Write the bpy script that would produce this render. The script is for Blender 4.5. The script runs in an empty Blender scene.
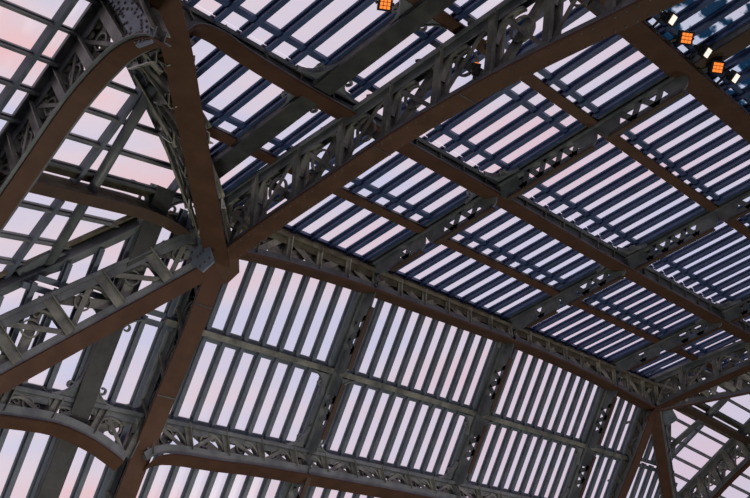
import bpy, math, random
from mathutils import Vector, Matrix
random.seed(4)
S = bpy.context.scene
COL = S.collection

# ---------------------------------------------------------------- place frame
# Hall axis = +X, the glazed side we look at lies towards +Y, up = Z.
# Local coordinates (p, h, u): p along the hall, h inwards from the eaves, u above the eaves hub.
Z0 = 9.5
def W(p, h, u): return Vector((p, -h, u + Z0))
def WD(p, h, u): return Vector((p, -h, u))

# ---------------------------------------------------------------- camera
def camera():
    Pv = (0.66297104, 0.28478362, 0.69236384); Hv = (0.74356072, -0.14288028, -0.65322484); Uv = (0.08710259, -0.9478837, 0.3064794)
    ax = lambda i: Vector((Pv[i], -Hv[i], Uv[i]))
    r, d, f = ax(0), ax(1), ax(2)          # image right, image down, forward
    m = Matrix((r, -d, -f)).transposed().to_4x4()
    cd = bpy.data.cameras.new('camera'); co = bpy.data.objects.new('camera', cd); COL.objects.link(co)
    cd.sensor_width = 36; cd.lens = 36 * 1060 / 750; cd.clip_end = 500
    m.translation = W(-8.38, 10.72, -3.91)
    co.matrix_world = m
    S.camera = co
camera()

# ---------------------------------------------------------------- sky, light, exposure
def world():
    w = bpy.data.worlds.new('dusk_sky'); S.world = w; w.use_nodes = True
    nt = w.node_tree; nt.nodes.clear(); N = nt.nodes.new; Lk = nt.links.new
    out = N('ShaderNodeOutputWorld'); bg = N('ShaderNodeBackground'); Lk(bg.outputs[0], out.inputs[0])
    tc = N('ShaderNodeTexCoord')
    mp = N('ShaderNodeMapping'); mp.inputs['Scale'].default_value = (2.2, 2.2, 7.0); mp.inputs['Rotation'].default_value = (0.3, 0.25, 0.4)
    Lk(tc.outputs['Generated'], mp.inputs[0])
    nz = N('ShaderNodeTexNoise'); nz.inputs['Scale'].default_value = 2.0; nz.inputs['Detail'].default_value = 5; nz.inputs['Roughness'].default_value = 0.5
    Lk(mp.outputs[0], nz.inputs['Vector'])
    cr = N('ShaderNodeValToRGB'); e = cr.color_ramp.elements
    e[0].position = 0.36; e[0].color = (0.70, 0.67, 0.85, 1)
    e[1].position = 0.66; e[1].color = (0.96, 0.61, 0.63, 1)
    m = e.new(0.5); m.color = (0.84, 0.70, 0.77, 1)
    Lk(nz.outputs['Fac'], cr.inputs[0])
    # bluer and a little darker away from the sunset
    sep = N('ShaderNodeSeparateXYZ'); Lk(tc.outputs['Generated'], sep.inputs[0])
    mr = N('ShaderNodeMapRange'); mr.inputs['From Min'].default_value = 0.45; mr.inputs['From Max'].default_value = 1.0
    Lk(sep.outputs['X'], mr.inputs[0])
    mx = N('ShaderNodeMixRGB'); mx.blend_type = 'MIX'; mx.inputs[2].default_value = (0.62, 0.60, 0.80, 1)
    ml = N('ShaderNodeMath'); ml.operation = 'MULTIPLY'; ml.inputs[1].default_value = 0.65; Lk(mr.outputs[0], ml.inputs[0])
    Lk(ml.outputs[0], mx.inputs[0]); Lk(cr.outputs[0], mx.inputs[1])
    # ground half
    gr = N('ShaderNodeMapRange'); gr.inputs['From Min'].default_value = -0.06; gr.inputs['From Max'].default_value = 0.02
    Lk(sep.outputs['Z'], gr.inputs[0])
    mg = N('ShaderNodeMixRGB'); mg.inputs[1].default_value = (0.03, 0.027, 0.025, 1)
    Lk(gr.outputs[0], mg.inputs[0]); Lk(mx.outputs[0], mg.inputs[2])
    Lk(mg.outputs[0], bg.inputs[0]); bg.inputs[1].default_value = 1.03
world()

def area(name, loc, target, size, power, col):
    ld = bpy.data.lights.new(name, 'AREA'); ld.shape = 'DISK'; ld.size = size; ld.energy = power; ld.color = col
    o = bpy.data.objects.new(name, ld); COL.objects.link(o); o.location = loc
    o.rotation_euler = (target - loc).to_track_quat('-Z', 'Y').to_euler()
# the hall's lamps, far below the roof
area('hall_lamp', W(-3, 5, -8.3), W(0, -0.5, -1), 2.0, 300, (1.0, 0.95, 0.80))
area('hall_lamp', W(9, 5, -8.3), W(9, 0, 0), 2.0, 170, (1.0, 0.93, 0.76))
area('hall_lamp', W(3, 9, -8.3), W(3, 4, 2), 2.5, 110, (1.0, 0.86, 0.68))

S.view_settings.view_transform = 'Standard'; S.view_settings.look = 'None'
S.view_settings.gamma = 1; S.view_settings.use_curve_mapping = False
S.view_settings.exposure = 0.0

# ---------------------------------------------------------------- materials
def paint(name, c1, c2, rough=0.5, scale=3.0, metal=0.0, bump=0.15, spec=0.4):
    m = bpy.data.materials.new(name); m.use_nodes = True; nt = m.node_tree; N = nt.nodes.new; Lk = nt.links.new
    b = nt.nodes['Principled BSDF']
    tc = N('ShaderNodeTexCoord')
    n = N('ShaderNodeTexNoise'); n.inputs['Scale'].default_value = scale; n.inputs['Detail'].default_value = 6; n.inputs['Roughness'].default_value = 0.65
    Lk(tc.outputs['Object'], n.inputs['Vector'])
    cr = N('ShaderNodeValToRGB'); e = cr.color_ramp.elements
    e[0].position = 0.38; e[0].color = (*c1, 1); e[1].position = 0.64; e[1].color = (*c2, 1)
    Lk(n.outputs['Fac'], cr.inputs[0]); Lk(cr.outputs[0], b.inputs['Base Color'])
    n2 = N('ShaderNodeTexNoise'); n2.inputs['Scale'].default_value = 40; Lk(tc.outputs['Object'], n2.inputs['Vector'])
    bp = N('ShaderNodeBump'); bp.inputs['Strength'].default_value = bump; bp.inputs['Distance'].default_value = 0.01
    Lk(n2.outputs['Fac'], bp.inputs['Height']); Lk(bp.outputs[0], b.inputs['Normal'])
    b.inputs['Roughness'].default_value = rough; b.inputs['Metallic'].default_value = metal
    b.inputs['Specular IOR Level'].default_value = spec
    return m
STEEL = paint('grey_steel_paint', (0.075, 0.09, 0.105), (0.16, 0.18, 0.19), 0.42, 2.5)
WEB = paint('weathered_web_steel', (0.085, 0.092, 0.088), (0.22, 0.23, 0.205), 0.38, 4.0)
BROWN = paint('brown_flange_paint', (0.060, 0.031, 0.020), (0.085, 0.044, 0.028), 0.6, 3.0, spec=0.25)
ROOFBAR = paint('skylit_roof_bar_paint', (0.028, 0.052, 0.13), (0.05, 0.085, 0.20), 0.4, 5.0)  # same bars as on the wall, blue sky light put into the colour
DIMBROWN = paint('thin_brown_paint', (0.045, 0.028, 0.020), (0.065, 0.040, 0.028), 0.6, 3.0)
BAR = paint('glazing_bar_paint', (0.085, 0.11, 0.15), (0.13, 0.16, 0.20), 0.4, 5.0)
MOSS = paint('mossy_gutter', (0.075, 0.062, 0.045), (0.15, 0.145, 0.105), 0.8, 6.0, bump=0.5)
PLATE = paint('blue_grey_plate_paint', (0.14, 0.18, 0.24), (0.24, 0.29, 0.35), 0.5, 4.0)
DARK = paint('dark_rafter_steel', (0.030, 0.034, 0.038), (0.055, 0.060, 0.062), 0.5, 4.0)
WEB_LIT = paint('lit_weathered_steel', (0.13, 0.14, 0.12), (0.36, 0.36, 0.30), 0.35, 5.0)  # web steel made lighter, the light falling on it put into the colour
RIVET = paint('rivet_steel', (0.05, 0.05, 0.055), (0.09, 0.085, 0.08), 0.35, 8.0)
BLACK = paint('lamp_housing', (0.012, 0.012, 0.012), (0.02, 0.02, 0.02), 0.5, 5.0)
def glass(name, tint, reflection=None):
    m = bpy.data.materials.new(name); m.use_nodes = True; nt = m.node_tree; nt.nodes.clear(); N = nt.nodes.new; Lk = nt.links.new
    out = N('ShaderNodeOutputMaterial'); tr = N('ShaderNodeBsdfTransparent'); gl = N('ShaderNodeBsdfGlossy'); mx = N('ShaderNodeMixShader')
    gl.inputs['Roughness'].default_value = 0.3; gl.inputs['Color'].default_value = (0.8, 0.85, 0.9, 1)
    mx.inputs[0].default_value = 0.035
    Lk(tr.outputs[0], mx.inputs[1]); Lk(gl.outputs[0], mx.inputs[2]); Lk(mx.outputs[0], out.inputs[0])
    tr.inputs[0].default_value = (*tint, 1)
    if reflection:
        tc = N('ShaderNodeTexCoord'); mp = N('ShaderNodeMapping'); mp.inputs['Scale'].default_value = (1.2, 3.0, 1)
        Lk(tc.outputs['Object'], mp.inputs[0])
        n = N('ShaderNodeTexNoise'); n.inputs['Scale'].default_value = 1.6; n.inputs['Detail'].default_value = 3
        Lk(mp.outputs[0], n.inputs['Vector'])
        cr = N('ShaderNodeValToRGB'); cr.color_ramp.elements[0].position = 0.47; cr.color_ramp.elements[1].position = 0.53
        cr.color_ramp.elements[0].color = (*reflection, 1); cr.color_ramp.elements[1].color = (*tint, 1)
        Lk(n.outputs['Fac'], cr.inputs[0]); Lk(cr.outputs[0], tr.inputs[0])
    return m
GLASS = glass('clear_glass', (0.95, 0.96, 0.97))
GLASS_TEAL = glass('teal_reflection_glass', (0.85, 0.92, 0.95), (0.09, 0.20, 0.28))  # teal patches paint reflections of interior lights into the pane colour
def emis(name, c, s):
    m = bpy.data.materials.new(name); m.use_nodes = True; nt = m.node_tree
    b = nt.nodes['Principled BSDF']; b.inputs['Base Color'].default_value = (*c, 1)
    b.inputs['Emission Color'].default_value = (*c, 1); b.inputs['Emission Strength'].default_value = s
    return m
LED_O = emis('orange_led', (1.0, 0.25, 0.04), 0.95)
LED_W = emis('warm_white_led', (1.0, 0.86, 0.74), 0.95)

# ---------------------------------------------------------------- mesh helpers
class MB:
    def __init__(s): s.v = []; s.f = []
    def quadbox(s, c8):
        b = len(s.v); s.v += [tuple(c) for c in c8]
        s.f += [tuple(b + i for i in q) for q in ((0,3,2,1),(4,5,6,7),(0,1,5,4),(1,2,6,5),(2,3,7,6),(3,0,4,7))]
    def bar(s, a, b, n, w, t, ov=0.0, on=0.0):
        """box from a to b, width w along n, thickness t along the third axis"""
        d = (b - a); 
        if d.length < 1e-5: return
        d.normalize(); n = (n - d * n.dot(d)).normalized(); v = n.cross(d)
        o = v * ov + n * on
        c = []
        for e in (a, b):
            for (i, j) in ((-1,-1),(1,-1),(1,1),(-1,1)):
                c.append(e + o + n * (i * w / 2) + v * (j * t / 2))
        s.quadbox(c)
    def sweep(s, pts, n, w, t, ov=0.0, on=0.0):
        """rectangular section swept along pts lying in the plane with normal n"""
        k = len(pts); b = len(s.v); n = n.normalized()
        for i, q in enumerate(pts):
            d = (pts[min(i + 1, k - 1)] - pts[max(i - 1, 0)]).normalized()
            v = n.cross(d).normalized()
            for (x, y) in ((-1,-1),(1,-1),(1,1),(-1,1)):
                s.v.append(tuple(q + v * ov + n * on + n * (x * w / 2) + v * (y * t / 2)))
        for i in range(k - 1):
            for j in range(4):
                a = b + i * 4; jj = (j + 1) % 4
                s.f.append((a + j, a + jj, a + 4 + jj, a + 4 + j))
        s.f.append((b + 3, b + 2, b + 1, b)); e = b + (k - 1) * 4; s.f.append((e, e + 1, e + 2, e + 3))
    def plate(s, poly, n, t):
        k = len(poly); b = len(s.v); n = n.normalized()
        for q in poly: s.v.append(tuple(q + n * t / 2))
        for q in poly: s.v.append(tuple(q - n * t / 2))
        s.f.append(tuple(range(b, b + k))); s.f.append(tuple(range(b + 2 * k - 1, b + k - 1, -1)))
        for i in range(k):
            j = (i + 1) % k; s.f.append((b + j, b + i, b + k + i, b + k + j))
    def ball(s, c, r, n=None):
        b = len(s.v); 
        ax = [Vector((1,0,0)), Vector((0,1,0)), Vector((0,0,1))]
        R, Q = 4, 7
        s.v.append(tuple(c + ax[2] * r))
        for i in range(1, R):
            th = math.pi * i / R
            for j in range(Q):
                ph = 2 * math.pi * j / Q
                s.v.append(tuple(c + Vector((math.sin(th) * math.cos(ph), math.sin(th) * math.sin(ph), math.cos(th))) * r))
        s.v.append(tuple(c - ax[2] * r)); last = len(s.v) - 1
        for j in range(Q):
            s.f.append((b, b + 1 + j, b + 1 + (j + 1) % Q))
            o = b + 1 + (R - 2) * Q
            s.f.append((last, o + (j + 1) % Q, o + j))
            for i in range(R - 2):
                a = b + 1 + i * Q
                s.f.append((a + j, a + Q + j, a + Q + (j + 1) % Q, a + (j + 1) % Q))
    def rivet(s, c, n, r=0.016):
        n = n.normalized(); x = n.orthogonal().normalized(); y = n.cross(x); b = len(s.v)
        for i in range(6):
            a = math.pi * i / 3; s.v.append(tuple(c + (x * math.cos(a) + y * math.sin(a)) * r))
        for i in range(6):
            a = math.pi * i / 3; s.v.append(tuple(c + n * r * 0.7 + (x * math.cos(a) + y * math.sin(a)) * r * 0.55))
        s.f.append(tuple(range(b + 6, b + 12)))
        for i in range(6):
            j = (i + 1) % 6; s.f.append((b + i, b + j, b + 6 + j, b + 6 + i))
    def tube(s, pts, r, k=12):
        b = len(s.v)
        d0 = (pts[-1] - pts[0]).normalized(); x = d0.orthogonal().normalized(); y = d0.cross(x)
        for q in pts:
            for i in range(k):
                a = 2 * math.pi * i / k; s.v.append(tuple(q + (x * math.cos(a) + y * math.sin(a)) * r))
        for m in range(len(pts) - 1):
            for i in range(k):
                j = (i + 1) % k; o = b + m * k; s.f.append((o + i, o + j, o + k + j, o + k + i))
        s.f.append(tuple(range(b + k - 1, b - 1, -1))); e = b + (len(pts) - 1) * k; s.f.append(tuple(range(e, e + k)))
    def build(s, name, mat, parent=None, smooth=False):
        if not s.v: return None
        me = bpy.data.meshes.new(name)
        off = Vector(parent['_o']) if parent is not None else Vector(s.v[0])
        me.from_pydata([tuple(Vector(q) - off) for q in s.v], [], s.f); me.validate(); me.update()
        me.materials.append(mat)
        if smooth:
            for f in me.polygons: f.use_smooth = True
        o = bpy.data.objects.new(name, me); COL.objects.link(o)
        if parent is not None: o.parent = parent; o['_o'] = tuple(off)
        else: o.location = off
        return o

def thing(name, label, cat, loc, group=None):
    o = bpy.data.objects.new(name, None); COL.objects.link(o); o.location = loc; o.empty_display_size = 0.2
    o['label'] = label; o['category'] = cat
    if group: o['group'] = group
    o['_o'] = tuple(loc)
    return o
class PolyL:
    """polyline with arc-length parameter 0..1"""
    def __init__(s, pts):
        s.p = pts; s.l = [0]
        for a, b in zip(pts, pts[1:]): s.l.append(s.l[-1] + (b - a).length)
    def at(s, t):
        x = max(0, min(1, t)) * s.l[-1]
        for i in range(len(s.p) - 1):
            if x <= s.l[i + 1] + 1e-9:
                k = (x - s.l[i]) / max(1e-9, s.l[i + 1] - s.l[i]); return s.p[i].lerp(s.p[i + 1], k)
        return s.p[-1]
def smooth_pts(pts, n=24):
    """Catmull-Rom through pts"""
    P = [pts[0] * 2 - pts[1]] + pts + [pts[-1] * 2 - pts[-2]]; out = []
    seg = len(pts) - 1; m = max(2, n // seg)
    for i in range(seg):
        p0, p1, p2, p3 = P[i:i + 4]
        for j in range(m):
            t = j / m
            out.append(0.5 * ((2 * p1) + (p2 - p0) * t + (2 * p0 - 5 * p1 + 4 * p2 - p3) * t * t + (3 * p1 - p0 - 3 * p2 + p3) * t ** 3))
    out.append(pts[-1].copy()); return out

# ---------------------------------------------------------------- truss builder
def truss(name, label, flange, chord, n, bays, fw=0.3, group=None, rivets=False, chord_w=0.2, post_w=0.10,
          scroll=True, seams=(), shift=0.0, cat='truss', web_w=0.075, start_bay=0, dirn=1, plates=True, fn=None, box=0.0, wm=None, cm=None, leg=0.13):
    wm = wm or WEB; cm = cm or STEEL
    n = n.normalized()
    t = thing(name, label, cat, flange[0], group)
    fl = smooth_pts(flange, 28); ch = smooth_pts(chord, 16)
    F, C = PolyL(fl), PolyL(ch)
    up = (C.at(.5) - F.at(.5))
    fn = (fn or n).normalized()
    b = MB(); b.sweep(fl, fn, fw, 0.03); flo = b.build('flange', BROWN, t)
    sgn = 1 if n.cross((fl[1] - fl[0])).dot(up) > 0 else -1
    tilt = fn is not n and abs(fn.dot(n)) < 0.97; clr = 0.14 if tilt else 0.07
    b = MB()
    for s in (-1, 1):
        b.sweep(fl, n, 0.012, 0.12, ov=sgn * clr, on=s * 0.03 if tilt else s * 0.06)
        if tilt: continue
        b.sweep(fl, n, 0.09, 0.014, ov=sgn * 0.022, on=s * 0.10)
    b.build('flange_angle', STEEL, t)
    b = MB()
    b.sweep(ch, n, chord_w, 0.03)
    for s in (-1, 1): b.sweep(ch, n, 0.012, leg, ov=-sgn * (leg / 2 + .005), on=s * 0.05)
    for s in (-1, 1): b.sweep(ch, n, 0.02, 0.05, ov=-sgn * 0.02, on=s * (chord_w / 2))
    b.build('chord', cm, t)
    for i in range(start_bay, bays + 1):
        a, c = F.at(i / bays), C.at(i / bays)
        d = (c - a)
        if d.length < 0.12: continue
        a = a + d.normalized() * clr
        b = MB()
        for s in (-1, 1):
            b.bar(a, c, n, 0.016, post_w, on=s * 0.055)
            b.bar(a, c, n, 0.05, 0.014, ov=post_w / 2, on=s * 0.085)
        b.bar(a, c, n, 0.11, 0.014, ov=0)
        b.build('post', wm, t)
    for i in range(start_bay, bays):
        t0, t1 = i / bays, (i + 1) / bays
        a0, a1, c0, c1 = F.at(t0), F.at(t1), C.at(t0), C.at(t1)
        a0 = a0 + (c0 - a0).normalized() * clr; a1 = a1 + (c1 - a1).normalized() * clr
        p, q = (a0, c1) if (i % 2 == 0) == (dirn > 0) else (a1, c0)
        b = MB()
        b.bar(p, q, n, 0.014, web_w, on=0.03 + box); b.bar(p, q, n, 0.06, 0.012, ov=web_w / 2, on=0.05 + box)
        b.build('diagonal', wm, t)
        if box:
            b = MB(); b.bar(p, q, n, 0.014, web_w, on=-0.03 - box); b.bar(p, q, n, 0.06, 0.012, ov=web_w / 2, on=-0.05 - box); b.build('diagonal', wm, t)
            b = MB(); b.bar(*((a1, c0) if p is a0 else (a0, c1)), n, 0.012, web_w, on=box - 0.01); b.build('diagonal', wm, t)
            b = MB(); b.bar(c0 + n * (box + .04), c1 - n * (box + .04), n.cross(c1 - c0), 0.012, 0.08); b.build('lacing_bar', wm, t)
        # counter brace: lighter flat
        p2, q2 = (a1, c0) if p is a0 else (a0, c1)
        b = MB(); b.bar(p2, q2, n, 0.012, web_w * 0.55, on=-0.03); b.build('counter_brace', wm, t)
        dep = (c0 - a0).length; L = (a1 - a0).length
        if scroll and dep > 0.25:
            # curved spandrel bracket with scrolled tip, springing from the chord against each post
            for (cc, aa, oth) in ((c0, a0, c1), (c1, a1, c0)):
                dn = (aa - cc).normalized(); al = (oth - cc).normalized(); al = (al - dn * al.dot(dn)).normalized()
                r = min(dep * 0.62, L * 0.46)
                b = MB(); arc = []
                for k in range(13):
                    th = math.pi / 2 * k / 12
                    arc.append(cc + dn * (0.04 + r - r * math.sin(th)) + al * (0.03 + r - r * math.cos(th)))
                b.sweep(arc, n, 0.09, 0.028)
                # spandrel plate between arc and corner
                poly = [cc + dn * 0.03 + al * 0.03] + arc[2:11]
                b.plate(poly, n, 0.016)
                bro = b.build('bracket', wm, t)
                b = MB(); m = arc[7]; nrm = (m - (cc + dn * .02 + al * .02)).normalized()
                hook = []
                tg = (al - dn).normalized(); rr = 0.035
                for k in range(10):
                    th = 1.6 * math.pi * k / 9
                    hook.append(m + nrm * (rr - rr * math.cos(th) + 0.01) + tg * (rr * math.sin(th)) * (1 if oth is c1 else -1))
                b.sweep(hook, n, 0.035, 0.018); b.ball(hook[-1], 0.016)
                b.build('scroll', wm, bro)
            # ring in the web
            m = (a0 + a1 + c0 + c1) / 4; rr = min(dep, L) * 0.2
            b = MB(); x = (a1 - a0).normalized(); y = n.cross(x)
            ring = [m + (x * math.cos(k * math.pi / 8) + y * math.sin(k * math.pi / 8)) * rr for k in range(17)]
            b.sweep(ring, n, 0.04, 0.022); b.build('web_ring', wm, t)
    if plates:
        for i in range(start_bay, bays + 1):
            a, c = F.at(i / bays), C.at(i / bays); dep = (c - a).length
            if dep < 0.25: continue
            e0, e1 = F.at((i - .16) / bays), F.at((i + .16) / bays)
            g0, g1 = C.at((i - .2) / bays), C.at((i + .2) / bays)
            k = a.lerp(c, 0.30); k2 = c.lerp(a, .30)
            if (e0 - a).length > .02 and (e1 - a).length > .02: b = MB(); b.plate([e0, a.lerp(k, .6).lerp(e0, .3), k, a.lerp(k, .6).lerp(e1, .3), e1], n, 0.02); b.build('gusset_plate', wm, t)
    if rivets:
        b = MB(); tot = F.l[-1]; k = int(tot / 0.13)
        for i in range(k):
            q = F.at((i + .5) / k); d = (F.at((i + .6) / k) - F.at((i + .4) / k)).normalized(); v = n.cross(d) * (-sgn)
            for s in (-1, 1): b.rivet(q + v * 0.015 + n * s * fw * 0.36, v)
        o = b.build('rivets', RIVET, flo); 
        if o: o['kind'] = 'stuff'
    for st in seams:
        b = MB(); q = F.at(st); d = (F.at(st + .005) - F.at(st - .005)).normalized(); v = n.cross(d) * (-sgn)
        b.bar(q + n * fw * .5 + v * .018, q - n * fw * .5 + v * .018, d, 0.02, 0.012); b.build('splice_seam', RIVET, flo)
    return t

# ---------------------------------------------------------------- roof planes
TAN = math.tan(math.radians(20)); HE = -0.2; UE = 0.95
def roof(p, h, d=0.0):          # point on the shallow roof, d below it (along its normal)
    nn = (0, -math.sin(math.radians(20)), math.cos(math.radians(20)))
    return W(p, h - nn[1] * d, UE + TAN * (h - HE) - nn[2] * d)
ROOF_N = WD(0, -math.sin(math.radians(20)), math.cos(math.radians(20)))
ST = math.radians(69)
def wall(p, s, d=0.0):          # point on the steep glazing, s metres down from its top edge, d inwards
    h = -0.12 - s * math.cos(ST) + math.sin(ST) * d; u = 0.84 - s * math.sin(ST) - math.cos(ST) * d
    return W(p, h, u)
WALL_N = WD(0, -math.sin(ST), math.cos(ST))
X = Vector((1, 0, 0))
valley_h = lambda p: -0.31 - 0.695 * p                      # valley of the left hip on the roof
def valley_h_r(p): return valley_h(12 - p)
PITCH = 3.66
RAFT = [-4.31, -0.65, 3.0, 6.67, 10.33, 13.99]
ROWS = [-0.2, 0.93, 2.30, 3.72, 5.1, 6.6, 8.1, 9.6]
ORD = ['first', 'second', 'third', 'fourth', 'fifth', 'sixth', 'seventh', 'eighth']

def clip_poly(poly, f):
    out = []
    for i in range(len(poly)):
        a, b = poly[i], poly[(i + 1) % len(poly)]; fa, fb = f(a), f(b)
        if fa >= 0: out.append(a)
        if fa * fb < 0:
            k = fa / (fa - fb); out.append((a[0] + (b[0] - a[0]) * k, a[1] + (b[1] - a[1]) * k))
    return out
def clip_seg(a, b, fs):
    for f in fs:
        fa, fb = f(a), f(b)
        if fa < 0 and fb < 0: return None
        if fa < 0: k = fa / (fa - fb); a = (a[0] + (b[0] - a[0]) * k, a[1] + (b[1] - a[1]) * k)
        elif fb < 0: k = fa / (fa - fb); b = (a[0] + (b[0] - a[0]) * k, a[1] + (b[1] - a[1]) * k)
    return a, b

def panel(label, group, F, N, x0, x1, y0, y1, pitch_x, rails, clips, bw, bd, mat=GLASS, bar_mat=BAR, rail_w=0.08, both=None, lap=0.07):
    """one glazed field on a plane: F(x, y, d) gives the world point; bars run along y"""
    poly = [(x0, y0), (x1, y0), (x1, y1), (x0, y1)]
    for f in clips: poly = clip_poly(poly, f)
    if len(poly) < 3: return
    ar = abs(sum(poly[i][0] * poly[(i + 1) % len(poly)][1] - poly[(i + 1) % len(poly)][0] * poly[i][1] for i in range(len(poly)))) / 2
    if ar < 0.08: return
    cx = sum(q[0] for q in poly) / len(poly); cy = sum(q[1] for q in poly) / len(poly)
    t = thing('glazing_panel', label, 'glass panel', F(cx, cy, 0), group)
    b = MB(); b.plate([F(q[0], q[1], 0.0) for q in poly], N, 0.008); b.build('glass_pane', mat, t)
    dy = (F(0, 1, 0) - F(0, 0, 0)).normalized(); dx = (F(1, 0, 0) - F(0, 0, 0)).normalized()
    k = int(round((x1 - x0) / pitch_x))
    for i in range(0, k + 1):
        x = x0 + i * (x1 - x0) / k
        sg = clip_seg((x, y0), (x, y1), clips)
        if not sg or abs(sg[0][1] - sg[1][1]) < 0.05: continue
        b = MB()
        a, c = F(x, sg[0][1], 0.01), F(x, sg[1][1], 0.01)
        b.bar(a, c, dx, bw, 0.02); b.bar(F(x, sg[0][1], bd / 2), F(x, sg[1][1], bd / 2), dx, bw * 0.3, bd); b.bar(F(x, sg[0][1], bd), F(x, sg[1][1], bd), dx, bw * 0.75, 0.02)
        b.build('glazing_bar', bar_mat, t)
    for r in rails:
        sg = clip_seg((x0, r), (x1, r), clips)
        if not sg or abs(sg[0][0] - sg[1][0]) < 0.05: continue
        b = MB(); b.bar(F(sg[0][0], r, 0.03), F(sg[1][0], r, 0.03), dy, rail_w, 0.05); b.build('cross_rail', bar_mat, t)
    return t

bays_txt = ['beyond the left hip', 'between left hip and near hub', 'right of the near hub', 'at the middle of the long side', 'short of the far hub', 'past the far hub']
def build_roof():
    cl = [lambda q: q[1] - valley_h(q[0]) - 0.05, lambda q: q[1] - valley_h_r(q[0]) - 0.05]
    for r in range(len(ROWS) - 1):
        for g in range(len(RAFT) - 1 + 1):
            x0 = (RAFT[g] if g < len(RAFT) else 0) + 0.13
            if g >= len(RAFT) - 0: continue
            x1 = (RAFT[g + 1] if g + 1 < len(RAFT) else RAFT[g] + PITCH) - 0.13
            rails = [ROWS[r] + (0.22 if r else 0.06)]
            if r == 2 and g == 1: rails.append(ROWS[r + 1] - 0.26)
            lab = 'shallow roof glass, %s row from eaves, %s' % (ORD[r], bays_txt[g])
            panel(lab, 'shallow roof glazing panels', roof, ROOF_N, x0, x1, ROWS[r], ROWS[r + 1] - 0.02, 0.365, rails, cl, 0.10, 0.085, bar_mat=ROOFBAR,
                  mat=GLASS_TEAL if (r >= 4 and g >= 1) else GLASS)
build_roof()

WRAFT = [-4.7, -1.02, 3.0, 6.67, 10.33, 13.99]
WROWS = [0.03, 1.68, 2.98, 4.6, 6.2]
K_u = lambda p: 0.45 + 0.82 * (p + 1.08)
def k_s(p): return (0.84 - K_u(p)) / math.sin(ST)
def build_wall():
    cl = [lambda q: q[1] - k_s(q[0]) - 0.26, lambda q: q[1] - k_s(12 - q[0]) - 0.26]
    names = ['top row under the eaves', 'second row below the eaves', 'third row, below lower arch', 'lowest row']
    for r in range(4):
        for g in range(len(WRAFT)):
            x0 = WRAFT[g] + 0.13; x1 = (WRAFT[g + 1] if g + 1 < len(WRAFT) else WRAFT[g] + PITCH) - 0.13
            lab = 'tall narrow wall glass, %s, %s' % (names[r], bays_txt[g])
            panel(lab, 'steep wall glazing panels', wall, WALL_N, x0, x1, WROWS[r], WROWS[r + 1] - 0.02, 0.345, [WROWS[r] + 0.07, WROWS[r + 1] - 0.06], cl, 0.09, 0.08)
build_wall()

# ---------------------------------------------------------------- hip planes at both ends
nl = Vector((-0.27, -0.65, 0.71)).normalized()
e2l = Vector((0.03, 0.73, 0.68)); e2l = (e2l - nl * e2l.dot(nl)).normalized(); e1l = e2l.cross(nl); e1l = e1l if e1l.x > 0 else -e1l
OL = Vector((-1.08, -0.36, 0.45))
def side_maps(right):
    """maps from left-end local coordinates to the world; the far end is the mirror image"""
    def M(p, h, u): return W(12 - p, h, u + 0.2) if right else W(p, h, u)
    def hip(a, b, d=0.0):
        q = OL + e1l * a + e2l * b - nl * d; return M(q.x, q.y, q.z)
    nv = WD(-nl.x if right else nl.x, nl.y, nl.z)
    return M, hip, nv
RAILS = [2.75, 2.33, 1.93, 1.54, 1.16, 0.78, 0.40, -0.22, -0.68, -1.05, -1.45, -1.85, -2.3, -2.75, -3.2]
MULL = [-5.92, -4.4, -2.88, -1.36, 0.16]
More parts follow.
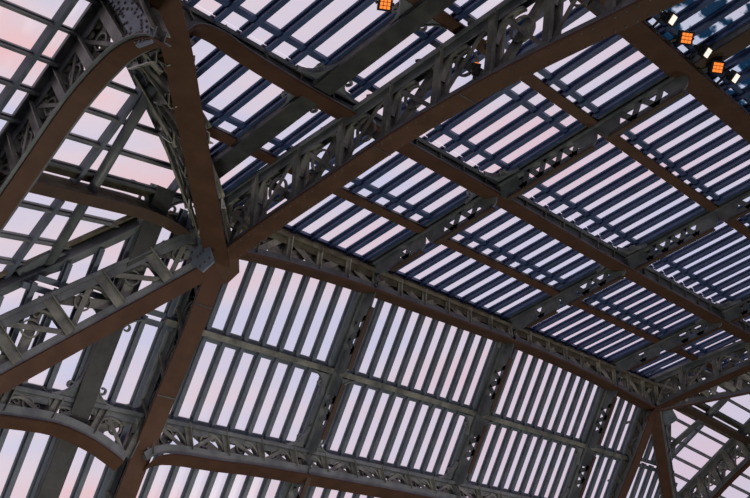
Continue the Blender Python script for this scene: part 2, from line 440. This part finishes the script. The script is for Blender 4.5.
def hip_end(right):
    M, hip, nv = side_maps(right)
    tag = 'far right' if right else 'left'
    cl = [lambda q: (1.748 - 1.642 * q[1]) - q[0] - 0.04, lambda q: 1.045 * q[1] - q[0] - 0.03 if q[1] < 0 else 5]
    def clv(q): return (1.748 - 1.642 * q[1]) - q[0] - 0.04
    def clk(q): return (1.045 * q[1] - 0.02) - q[0] 
    for j, (ya, yb, cs, nm) in enumerate(((0.40, 2.75, [clv], 'upper'), (-0.02, 0.40, [clv, lambda q: 0.95 - q[0]], 'middle'), (-3.4, -0.03, [clk], 'lower'))):
        for i in range(len(MULL)):
            x0 = MULL[i]; x1 = MULL[i + 1] if i + 1 < len(MULL) else 1.68
            poly = [(x0, ya), (x1, ya), (x1, yb), (x0, yb)]
            for f in cs: poly = clip_poly(poly, f)
            if len(poly) < 3: continue
            w = max(q[0] for q in poly) - min(q[0] for q in poly)
            if w < 0.15: continue
            t = thing('hip_glazing_panel', 'large-paned glass of the %s hip roof, %s band, %s bay' % (tag, nm, ['outermost', 'outer', 'middle', 'inner', 'innermost'][i]), 'glass panel',
                      hip(sum(q[0] for q in poly) / len(poly), sum(q[1] for q in poly) / len(poly)), 'large hip roof panes')
            b = MB(); b.plate([hip(q[0], q[1]) for q in poly], nv, 0.008); b.build('glass_pane', GLASS, t)
            d2 = (hip(0, 1) - hip(0, 0)).normalized(); d1 = (hip(1, 0) - hip(0, 0)).normalized()
            for r in RAILS:
                if not (ya - 0.01 <= r <= yb + 0.001): continue
                sg = clip_seg((x0, r), (x1, r), cs)
                if sg and abs(sg[0][0] - sg[1][0]) > 0.05:
                    b = MB(); b.bar(hip(sg[0][0], r, 0.03), hip(sg[1][0], r, 0.03), d2, 0.06, 0.04)
                    b.bar(hip(sg[0][0], r, 0.075), hip(sg[1][0], r, 0.075), d2, 0.03, 0.06); b.build('cross_rail', STEEL, t)
            sg = clip_seg((x0, ya), (x0, yb), cs)
            if sg and abs(sg[0][1] - sg[1][1]) > 0.05:
                b = MB(); b.bar(hip(x0, sg[0][1], 0.05), hip(x0, sg[1][1], 0.05), d1, 0.045, 0.10); b.bar(hip(x0, sg[0][1], 0.1), hip(x0, sg[1][1], 0.1), d1, 0.06, 0.02)
                b.build('mullion', BAR, t)
    # sloping edge beam between hip roof and steep wall
    t = thing('edge_beam', 'pale weathered sloping edge beam at foot of the %s hip roof' % tag, 'beam', hip(0, 0))
    b = MB(); d = (hip(-1.37, -1.31) - hip(0, 0)).normalized()
    for off, w_, tt, dd in ((0, 0.16, 0.05, 0.04), (0.10, 0.05, 0.04, 0.08), (-0.10, 0.04, 0.04, 0.08)):
        pp = d.cross(nv) * off
        b.bar(hip(0.95, 0.10, dd) + pp, hip(0, 0, dd) + pp, d.cross(nv), w_, tt); b.bar(hip(0, 0, dd) + pp, hip(-3.6, -3.46, dd) + pp, d.cross(nv), w_, tt)
    b.build('flashing', MOSS, t)
    b = MB(); b.bar(hip(0, 0, 0.16), hip(-3.6, -3.46, 0.16), d.cross(nv), 0.05, 0.14); b.bar(hip(0, 0, 0.24), hip(-3.6, -3.46, 0.24), d.cross(nv), 0.13, 0.02); b.build('web_plate', STEEL, t)
    # tubular strut lying under the hip glass
    t = thing('tie_tube', 'round grey tube crossing below the %s hip roof glass' % tag, 'tube', hip(-1.05, 1.5, 0.16))
    b = MB(); b.tube([hip(-1.34, 1.75, 0.16), hip(-0.98, -0.95, 0.16)], 0.065); b.build('tube', STEEL, t, True)
    b = MB(); b.plate([hip(-1.1, -0.75, .15), hip(-1.35, -1.1, .15), hip(-1.15, -1.25, .15), hip(-.75, -1.0, .15), hip(-.55, -.7, .15), hip(-.78, -.72, .15)], nv, 0.03); b.build('foot_plate', STEEL, t)
    # horizontal beam carrying the hip glass
    t = thing('hip_beam', 'stained horizontal beam running into the hub under %s hip roof' % tag, 'beam', hip(0.5, 0.2))
    d1 = (hip(1, 0) - hip(0, 0)).normalized(); d2 = (hip(0, 1) - hip(0, 0)).normalized()
    b = MB(); b.bar(hip(-6, 0.33, 0.04), hip(0.35, 0.33, 0.04), d2, 0.10, 0.06); b.bar(hip(-6, 0.0, 0.04), hip(0.4, 0.0, 0.04), d2, 0.06, 0.05); b.build('top_rail', MOSS, t)
    b = MB(); arcp = [hip(a, 0.22 - 0.12 * max(0, (a + .6)) ** 2, 0.20 + (0.10 * max(0, (a + .2)) ** 2)) for a in [x * 0.25 for x in range(-24, 3)]]
    b.sweep(arcp, d2, 0.03, 0.34); b.build('web_plate', MOSS, t)
    b = MB(); arcp = [hip(a, 0.22 - 0.12 * max(0, (a + .6)) ** 2, 0.37 + (0.14 * max(0, (a + .2)) ** 2)) for a in [x * 0.25 for x in range(-24, 3)]]
    b.sweep(arcp, d2, 0.15, 0.025); b.build('bottom_flange', DIMBROWN, t)
hip_end(False); hip_end(True)

# ---------------------------------------------------------------- gutter and purlins
def purlin(label, F, N, y, p0, p1, drop, wf, web=0.03, fmat=BROWN, top=0.09, bow=None, name='purlin', nseg=1, rivets=False):
    t = thing(name, label, 'beam', F(p0, y, 0))
    dy = (F(0, 1, 0) - F(0, 0, 0)).normalized()
    b = MB(); b.bar(F(p0, y, 0.05), F(p1, y, 0.05), dy, top, 0.04); b.bar(F(p0, y, drop / 2), F(p1, y, drop / 2), dy, web, drop); b.build('web_plate', STEEL, t)
    b = MB(); b.bar(F(p0, y, drop), F(p1, y, drop), dy, wf, 0.025); b.build('flange', fmat, t)
    if rivets:
        b = MB(); k = int((p1 - p0) / 0.16)
        for i in range(k):
            for s in (-1, 1): b.rivet(F(p0 + (i + .5) * (p1 - p0) / k, y, drop + 0.013) + dy * s * wf * 0.3, -N)
        b.build('rivets', RIVET, t)['kind'] = 'stuff'
    return t
def vp(h): return (h + 0.31) / -0.695       # p where a roof line at height h meets the left valley
purlin('slim brown purlin under the lowest shallow roof row', roof, ROOF_N, 0.93, vp(0.93) + 0.1, 12 - vp(0.93) - .1, 0.13, 0.14)
purlin('slim brown purlin midway up the shallow roof', roof, ROOF_N, 3.80, vp(3.8) + 0.1, 12 - vp(3.8) - .1, 0.12, 0.15)
purlin('slim purlin near the ridge', roof, ROOF_N, 6.6, vp(6.6) + .1, 12 - vp(6.6) - .1, 0.12, 0.18)
purlin('slim purlin highest on the shallow roof', roof, ROOF_N, 8.1, vp(8.1) + .1, 12 - vp(8.1) - .1, 0.12, 0.18)
purlin('slim beige purlin crossing the steep wall glass at mid height', wall, WALL_N, 1.68, -0.25, 12.3, 0.12, 0.085, fmat=WEB)
purlin('slim beige purlin low on the steep wall glass', wall, WALL_N, 4.6, -5, 17, 0.12, 0.085, fmat=WEB)

def gutter():
    t = thing('eaves_gutter', 'mossy stained gutter beam along the eaves above the long arch', 'gutter', W(0, -0.2, 0.85))
    b = MB(); n = X
    b.bar(roof(-0.1, -0.22, 0.05), roof(12.1, -0.22, 0.05), WD(0, 1, TAN).normalized(), 0.14, 0.10)
    b.bar(W(-0.1, -0.16, 0.74), W(12.1, -0.16, 0.74), Vector((0, 1, 0)), 0.05, 0.18); b.build('gutter_box', MOSS, t)
    b = MB(); b.bar(W(-0.1, -0.08, 0.80), W(12.1, -0.08, 0.80), Vector((0, 1, 0)), 0.26, 0.02); b.build('soffit', MOSS, t)
gutter()

# ---------------------------------------------------------------- lattice rafters
def lattice_rafter(label, F, y0, y1, p, depth, fmat=DIMBROWN, solid=False, f0=0.12, f1=0.12):
    t = thing('lattice_rafter', label, 'rafter', F(p, y0, 0), 'lattice rafters between the glass panels')
    b = MB(); b.bar(F(p, y0, 0.05), F(p, y1, 0.05), X, 0.27, 0.06); b.bar(F(p, y0, 0.10), F(p, y1, 0.10), X, 0.04, 0.08); b.bar(F(p, y0, 0.14), F(p, y1, 0.14), X, 0.12, 0.02); b.build('chord', STEEL, t)
    sg = 1 if y1 > y0 else -1; a, c = y0 + sg * f0, y1 - sg * f1
    if solid:
        b = MB(); b.bar(F(p, y0, 0.20), F(p, y1, 0.20), X, 0.28, 0.025); b.build('flange', fmat, t)
        b = MB()
        for k in (-1, 1): b.bar(F(p + k * .12, y0, 0.12), F(p + k * .12, y1, 0.12), X, 0.014, 0.14)
        b.build('web_plate', STEEL, t); return t
    b = MB(); b.bar(F(p, a, depth), F(p, c, depth), X, 0.085, 0.025); b.build('flange', fmat, t)
    b = MB(); b.bar(F(p, a, depth - .05), F(p, c, depth - .05), X, 0.012, 0.10); b.build('web_plate', STEEL, t)
    L = abs(y1 - y0); k = max(2, int(L / 0.26)); b = MB()
    for i in range(k):
        ya = y0 + (y1 - y0) * i / k; ym = y0 + (y1 - y0) * (i + .5) / k; yb = y0 + (y1 - y0) * (i + 1) / k
        b.bar(F(p, ya, 0.13), F(p, ym, depth - .05), X, 0.012, 0.085); b.bar(F(p, ym, depth - .05), F(p, yb, 0.13), X, 0.012, 0.085)
    b.build('lattice', STEEL, t)
    for ye, s, ff in ((y0, sg, f0), (y1, -sg, f1)):
        poly = [F(p, ye, 0.12), F(p, ye + s * (ff + .26), 0.12), F(p, ye + s * (ff + .18), depth * .75), F(p, ye + s * (ff + .12), depth - .02), F(p, ye + s * ff, depth - .02)]
        for j in range(1, 6):
            th = math.pi / 2 * j / 6; poly.append(F(p, ye + s * ff * (1 - math.sin(th)), 0.14 + (depth - .16) * math.cos(th)))
        b = MB(); b.plate(poly, X, 0.02); b.build('end_plate', STEEL, t)
    return t
pos = ['left of the near hub', 'first right of the near hub', 'second right of the near hub', 'nearest the far hub']
for g, p in enumerate(RAFT[1:5]):
    for r in range(0, 7):
        ya, yb = [(-0.15, 0.93), (0.93, 2.2), (2.2, 3.8), (3.8, 5.1), (5.1, 6.6), (6.6, 8.1), (8.1, 9.6)][r]
        vh = max(valley_h(p), valley_h_r(p))
        if yb < vh + 0.3: continue
        ya = max(ya, vh + .05)
        lattice_rafter('roof lattice rafter %s, %s row up from the eaves' % (pos[g], ORD[r]), roof, ya, yb, p, 0.40, fmat=DARK if g == 0 else DIMBROWN, solid=(g == 0 or r >= 4), f0=0.38 if r == 0 else 0.12)
for g, p in enumerate(WRAFT[1:5]):
    for r, (ya, yb) in enumerate([(0.05, 1.68), (1.68, 2.98), (2.98, 4.6), (4.6, 6.2)]):
        lattice_rafter('steep wall lattice rafter %s, %s' % (pos[g], ['above the mid purlin', 'below the mid purlin', 'below the lower arch', 'lowest'][r]), wall, ya, yb, p, 0.38, fmat=DIMBROWN if g else DARK, solid=(g == 0), f0=0.5 if r == 0 else 0.3 if r == 2 else 0.12, f1=0.3 if r == 1 else 0.12)

def panel_corner_brackets(F, N, rows, ps, label):
    """flat curved gusset plates in the plane where rafters meet ring beams, with a scroll tip"""
    for (y, sy) in rows:
        for (p, gi) in ps:
            t = thing('corner_bracket', label(y, gi) + (', upper side' if sy > 0 else ', lower side'), 'bracket', F(p, y, .15), 'flat corner brackets on the ring beams')
            for s in (-1, 1):
                b = MB(); hooks = MB()
                c = (p + s * 0.12, y + sy * 0.06); R = 0.34
                poly = [F(c[0], c[1], 0.13)]; arc = []
                for j in range(9):
                    th = math.pi / 2 * j / 8
                    q = (c[0] + s * (R - R * math.sin(th)), c[1] + sy * (R - R * math.cos(th)))
                    arc.append(F(q[0], q[1], 0.13))
                b.plate(poly + arc, N, 0.03)
                b.sweep(arc, N, 0.07, 0.02)
                m = (c[0] + s * R * 0.29, c[1] + sy * R * 0.29)
                hk = [F(m[0] + s * (0.02 + 0.04 * math.sin(a)), m[1] + sy * (0.02 + 0.04 * (1 - math.cos(a))), 0.13) for a in [k * 0.55 for k in range(8)]]
                hooks.sweep(hk, N, 0.04, 0.022)
                sp = b.build('spandrel_plate', STEEL, t); hooks.build('scroll', STEEL, sp)

# ---------------------------------------------------------------- ring trusses along the hall
def V(pts, h): return [W(p, h, u) for p, u in pts]
YN = Vector((0, 1, 0))
truss('arched_truss', 'long shallow brown arch between near hub and far hub under the eaves',
      V([(0, 0.05), (0.35, 0.24), (2.19, 0.40), (4.16, 0.45), (7.3, 0.48), (9.2, 0.42), (10.15, 0.36), (12, 0.22)], 0.0),
      V([(0, 0.78), (12, 0.80)], -0.05), YN, 20, fw=0.33, scroll=False, web_w=0.17, post_w=0.05, wm=WEB_LIT, cm=MOSS)
truss('arched_truss', 'brown arch from the diagonal rib to the nearest rafter truss, upper left',
      V([(-2.82, 1.16), (-2.62, 1.50), (-2.46, 1.64), (-2.16, 1.68), (-1.8, 1.64), (-1.07, 1.60), (-0.25, 1.59), (0.1, 1.59)], 2.2),
      V([(-3.3, 1.80), (0.1, 1.78)], 2.2), YN, 6, fw=0.29, scroll=False, web_w=0.05, post_w=0.05, leg=0.04, plates=False)
truss('purlin_truss', 'broad brown purlin crossing the roof from the near rafter truss to the right edge',
      V([(0.1, 1.59), (3.3, 1.58), (6.3, 1.53), (12.3, 1.52)], 2.2), V([(0.1, 1.77), (12.3, 1.77)], 2.2), YN, 24, fw=0.29, scroll=False, web_w=0.09, post_w=0.05)
truss('purlin_truss', 'broad riveted brown beam at upper right carrying the small floodlights',
      V([(0.3, 2.67), (3.3, 2.70), (12.3, 2.72)], 5.14), V([(0.3, 2.84), (12.3, 2.85)], 5.14), YN, 22, fw=0.36, scroll=False, web_w=0.09, post_w=0.05, rivets=True)
truss('purlin_truss', 'broad beam upper left continuing the riveted beam beyond the near rafter truss',
      V([(-6, 2.6), (0.3, 2.67)], 5.14), V([(-6, 2.84), (0.3, 2.84)], 5.14), YN, 12, fw=0.3, scroll=False, web_w=0.09, post_w=0.05)
truss('arched_truss', 'low dark brown arch along the foot of the steep wall, right of the near column',
      V([(0.1, -2.60), (0.22, -2.52), (0.52, -2.46), (1.3, -2.44), (2.4, -2.40), (6, -2.38), (10, -2.42), (11.5, -2.55), (12, -2.8)], -1.0),
      V([(0, -1.95), (12, -1.95)], -1.12), YN, 18, fw=0.22, fn=WD(0, .82, .57), scroll=True, web_w=0.10, post_w=0.07)
truss('arched_truss', 'low dark brown arch left of the near column, bottom left',
      V([(-6.0, -2.42), (-3.0, -2.42), (-2.04, -2.39), (-1.36, -2.37), (-0.85, -2.47), (-0.55, -2.58), (-0.35, -2.67)], -1.0),
      V([(-6, -1.95), (0, -1.95)], -1.12), YN, 9, fw=0.20, fn=WD(0, .82, .57), scroll=True, web_w=0.10, post_w=0.08)
truss('arched_truss', 'low dark brown arch right of the far column',
      V([(12, -2.8), (12.4, -2.6), (13, -2.45), (14, -2.4), (17, -2.4)], -1.0),
      V([(12, -1.95), (17, -1.95)], -1.12), YN, 7, fw=0.28, fn=WD(0, .82, .57), scroll=True, web_w=0.10, post_w=0.08)

# ---------------------------------------------------------------- transverse frames
def TV(pts, p, du=0.0): return [W(p, h, u + du) for h, u in pts]
BF = [(0, 0), (0.31, 0.15), (0.76, 0.33), (1.2, 0.49), (2.12, 0.81), (2.97, 1.11), (3.77, 1.34), (4.45, 1.50), (5.2, 1.64), (5.9, 1.76), (6.34, 1.84), (7.5, 1.98), (9.6, 2.1)]
BC = [(-0.15, 0.88), (0.62, 1.14), (2.37, 1.68), (4.66, 2.45), (9.6, 4.1)]
DF = [(0, 0), (-0.17, -0.46), (-0.44, -1.11), (-0.93, -2.22), (-1.26, -3.03), (-1.9, -4.8)]
DC = [(-0.22, 0.66), (-1.16, -1.86), (-2.3, -4.8)]
truss('rafter_truss', 'deep openwork truss with curved brown flange rising right from the near hub', TV(BF, 0), TV(BC, 0), X, 13, fw=0.30, rivets=True, seams=(0.3, 0.43), post_w=0.12, web_w=0.10)
truss('rafter_truss', 'deep openwork truss rising right from the far hub', TV(BF, 12, 0.2), TV(BC, 12, 0.0), X, 13, fw=0.28, post_w=0.12, web_w=0.10)
truss('column_truss', 'steep latticed column truss with brown flange below the near hub', TV(DF, 0), TV(DC, 0), X, 9, fw=0.30, seams=(0.11, 0.36), scroll=True)
truss('column_truss', 'steep latticed column truss with brown flange below the far hub', TV(DF, 12, 0.2), TV(DC, 12, 0.1), X, 9, fw=0.28, scroll=True)

def end_trusses(right):
    M, hip, nv = side_maps(right)
    tg = 'far' if right else 'near'
    v = lambda L: [M(*q) for q in L]
    m = -1 if right else 1
    nA = WD(m * 0.57 * 1.0, 0.82, 0); 
    dA = WD(-0.755 * m, 0.655, 0); nA = dA.cross(Vector((0, 0, 1)))
    cA = lambda t: (-0.82 * t, -0.31 + 0.57 * t, 0.87 + 0.205 * t)
    truss('hip_rib_truss', 'massive diagonal rib with wide brown flange climbing from the %s hub to the top' % tg,
          v([(0, 0, 0), (-1.1, 0.96, 0.44), (-2.2, 1.92, 0.88), (-3.33, 2.88, 1.32), (-6.5, 5.4, 2.3)]),
          v([cA(0.1), cA(1.5), cA(3), cA(4.2), cA(8)]), nA, 14, fw=0.31, post_w=0.10, scroll=False, web_w=0.12, chord_w=0.5, box=0.17, wm=WEB_LIT)
    # the raking truss leans: its flange faces into the hall
    dE = Vector((-0.729, -0.2455, -0.639)).normalized(); a1 = Vector((0.61, 0.22, -0.76)); a1 = (a1 - dE * a1.dot(dE)).normalized()
    a2 = dE.cross(a1); a2 = a2 if a2.y > 0 else -a2
    fv = lambda f: dE.cross(a1 * math.cos(f) + a2 * math.sin(f))
    vE = a1; nE = fv(0); fE = fv(math.radians(12 if right else 62))
    wd = lambda q: WD(-q.x if right else q.x, q.y, q.z)
    mv = lambda q: M(q.x, q.y, q.z)
    o = Vector((0, 0, 0))
    truss('raking_truss', 'openwork truss with straight brown flange falling outward from the %s hub' % tg,
          [mv(dE * x) for x in (0.0, 1.1, 2.2, 3.3, 5.0)],
          [mv(dE * x - vE * dd) for x, dd in ((0.1, 0.56), (1.1, 0.62), (3.3, 0.72), (5.0, 0.75))], wd(nE), 7, fw=0.22, fn=wd(fE), scroll=True, post_w=0.13, web_w=0.12, chord_w=0.16)
    # transverse arch under the hip roof
    ch = [hip(-2.45 - .03, b_, 0.06) for b_ in (2.75, 1.6, 0.5, -0.6, -1.5, -3.0)]
    truss('arched_truss', 'brown arch with ringed openwork spandrel under the hip roof glass, %s end' % tg,
          v([(-3.43, 3.04, 0.77), (-3.43, 2.85, 0.82), (-3.43, 2.62, 0.83), (-3.43, 2.3, 0.76), (-3.43, 1.75, 0.45), (-3.43, 1.15, -0.07), (-3.43, 0.65, -0.51), (-3.43, -0.1, -1.2), (-3.43, -0.7, -1.9), (-3.43, -1.45, -3.1)]),
          ch, X, 13, fw=0.21, chord_w=0.3, scroll=True, post_w=0.14, web_w=0.08)
end_trusses(False); end_trusses(True)

# ---------------------------------------------------------------- hubs
def hub(right):
    M, hip, nv = side_maps(right); m = -1 if right else 1
    t = thing('hub_joint', 'brown faceted hub plate with riveted blue gusset where six ribs meet, %s' % ('right side' if right else 'left of centre'), 'joint', M(0, 0, 0), None)
    c = M(0, 0, 0.0); toward = (M(-8.38, 10.72, -3.91) if not right else M(-8.38, 10.72, -3.91)) - c
    # hub plate lies square to the sum of the rib directions
    n = WD(-0.30 * m, 0.62, -0.72).normalized()
    ux = WD(1, 0, 0); ux = (ux - n * ux.dot(n)).normalized(); uy = n.cross(ux)
    b = MB(); b.plate([c + n * 0.02 + (ux * math.cos(a) + uy * math.sin(a)) * 0.30 for a in [math.pi / 4 * k + .25 for k in range(8)]], n, 0.035); b.build('hub_plate', BROWN, t)
    b = MB(); poly = [M(-.35, -.58, .59), M(-.35, -.26, .68), M(-.35, .10, .34), M(-.35, .36, -.11), M(-.35, .16, -.22), M(-.35, -.38, .08)]
    n2 = (poly[1] - poly[0]).cross(poly[3] - poly[0]).normalized(); o = poly[0]; poly = [q - n2 * (q - o).dot(n2) for q in poly]
    b.plate(poly, n2, 0.03); gp = b.build('gusset_plate', PLATE, t)
    b = MB(); cen = sum(poly, Vector()) / len(poly)
    sg = 1 if n2.dot(toward) > 0 else -1
    for ring in (0.82, 0.5, 0.2):
        for i in range(len(poly)):
            for k in (0, .5):
                q = cen.lerp(poly[i].lerp(poly[(i + 1) % len(poly)], k), ring); b.rivet(q + n2 * sg * 0.016, n2 * sg, 0.022)
    b.build('rivets', RIVET, gp)['kind'] = 'stuff'
hub(False); hub(True)
def rib_plate():
    t = thing('splice_plate', 'grey-blue riveted splice plate on the diagonal rib, top left', 'plate', W(-3.3, 2.6, 1.4))
    poly = [W(-3.5, a, c) for a, c in ((2.17, 1.47), (2.61, 1.32), (2.97, 0.97), (3.05, 0.73), (2.83, 0.74), (2.37, 1.25))]
    n2 = (poly[1] - poly[0]).cross(poly[3] - poly[0]).normalized(); o = poly[0]; poly = [q - n2 * (q - o).dot(n2) for q in poly]
    b = MB(); b.plate(poly, n2, 0.03); gp = b.build('plate', PLATE, t)
    sg = 1 if n2.dot(W(-8.38, 10.72, -3.91) - o) > 0 else -1; cen = sum(poly, Vector()) / len(poly); b = MB()
    for ring in (0.85, 0.55):
        for i in range(len(poly)):
            for k in (0, .33, .66): b.rivet(cen.lerp(poly[i].lerp(poly[(i + 1) % len(poly)], k), ring) + n2 * sg * .016, n2 * sg, 0.02)
    b.build('rivets', RIVET, gp)['kind'] = 'stuff'
rib_plate()

# flat corner brackets
panel_corner_brackets(roof, ROOF_N, [(2.26, 1), (2.14, -1)], [(p, g) for g, p in enumerate(RAFT[1:5])],
    lambda y, gi: 'flat bracket pair, broad purlin at rafter %s' % pos[gi])
panel_corner_brackets(roof, ROOF_N, [(3.8, -1), (5.06, -1), (5.18, 1)], [(RAFT[1], 0)],
    lambda y, gi: 'blue-grey scrolled bracket pair on the dark rafter at %s' % ('the slim purlin' if y < 4 else 'the broad upper beam'))
panel_corner_brackets(wall, WALL_N, [(0.05, 1), (2.98, -1), (1.68, 1)], [(p, g) for g, p in enumerate(WRAFT[1:5])],
    lambda y, gi: 'scrolled wall bracket pair %s, %s' % ('at the eaves' if y < 1 else 'above the lower arch' if y > 2 else 'under the mid purlin', pos[gi]))

# ---------------------------------------------------------------- floodlights
def flood(loc, orange, label, aim, size=1.0, mount=None):
    t = thing('floodlight', label, 'lamp', loc, None)
    f = aim.normalized(); x = f.orthogonal().normalized() if abs(f.z) > .9 else f.cross(Vector((0, 0, 1))).normalized(); y = x.cross(f)
    s = (0.068 if orange else 0.042) * size
    b = MB(); b.bar(loc - f * 0.06, loc + f * 0.03, x, 2 * s + .03, 2 * s * (1 if orange else 1.4) + .03)
    for k in range(5): b.bar(loc - f * 0.10, loc - f * 0.06, x, 0.012, 2 * s, on=(k - 2) * 0.035)
    b.build('housing', BLACK, t)
    b = MB()
    if orange:
        for i in range(3):
            for j in range(3):
                c = loc + f * 0.034 + x * (i - 1) * s * .62 + y * (j - 1) * s * .62
                b.bar(c - y * s * .25, c + y * s * .25, x, s * .5, 0.012)
    else: b.bar(loc + f * .034 - y * s * 1.3, loc + f * .034 + y * s * 1.3, x, 1.9 * s, 0.012)
    b.build('led_lens', LED_O if orange else LED_W, t)
    b = MB(); b.bar(loc + x * (s + .03), loc + x * (s + .03) - f * .15, y, 0.03, 0.012); b.bar(loc - x * (s + .03), loc - x * (s + .03) - f * .15, y, 0.03, 0.012); b.bar(loc - f * .15 + x * (s + .03), loc - f * .15 - x * (s + .03), y, 0.03, 0.012)
    b.build('yoke', BLACK, t)
    if mount is not None:
        b = MB(); b.bar(loc - f * .12, mount, x, 0.03, 0.02); b.plate([mount + Vector((i, j, 0)) for i, j in ((-.06, -.06), (.06, -.06), (.06, .06), (-.06, .06))], Vector((0, 0, 1)), 0.02); b.build('mounting_arm', BLACK, t)
aim = WD(-0.55, 0.62, -0.55)
for (p, u, orange, lab) in ((1.79, 2.78, 0, 'small white floodlight, topmost on the riveted beam'), (2.17, 2.71, 1, 'orange floodlight, upper of two on the riveted beam'),
                            (2.71, 2.77, 0, 'small white floodlight between the two orange ones'), (3.02, 2.70, 1, 'orange floodlight, lower of two on the riveted beam'), (3.52, 2.78, 0, 'small white floodlight lowest on the riveted beam')):
    flood(W(p, 5.55, u), orange, lab, aim if orange else WD(-0.05, 0.9, -0.75), mount=W(p, 5.28, 2.72))
flood(W(-1.34, 3.9, 1.95), 1, 'orange floodlight at the top edge, left of the near rafter truss', aim, 0.9, mount=W(-1.34, 4.3, 2.3))
flood(W(0, 4.28, 1.98), 1, 'small orange floodlight inside the web of the near rafter truss', WD(-0.75, 0.3, -0.2), 0.5, mount=W(0.05, 4.28, 1.56))
flood(W(0, 4.11, 1.76), 1, 'small dim orange floodlight resting low in the near rafter truss', WD(-0.2, 0.3, 0.9), 0.45, mount=W(0.03, 4.11, 1.50))
for o in bpy.data.objects:
    if '_o' in o: del o['_o']
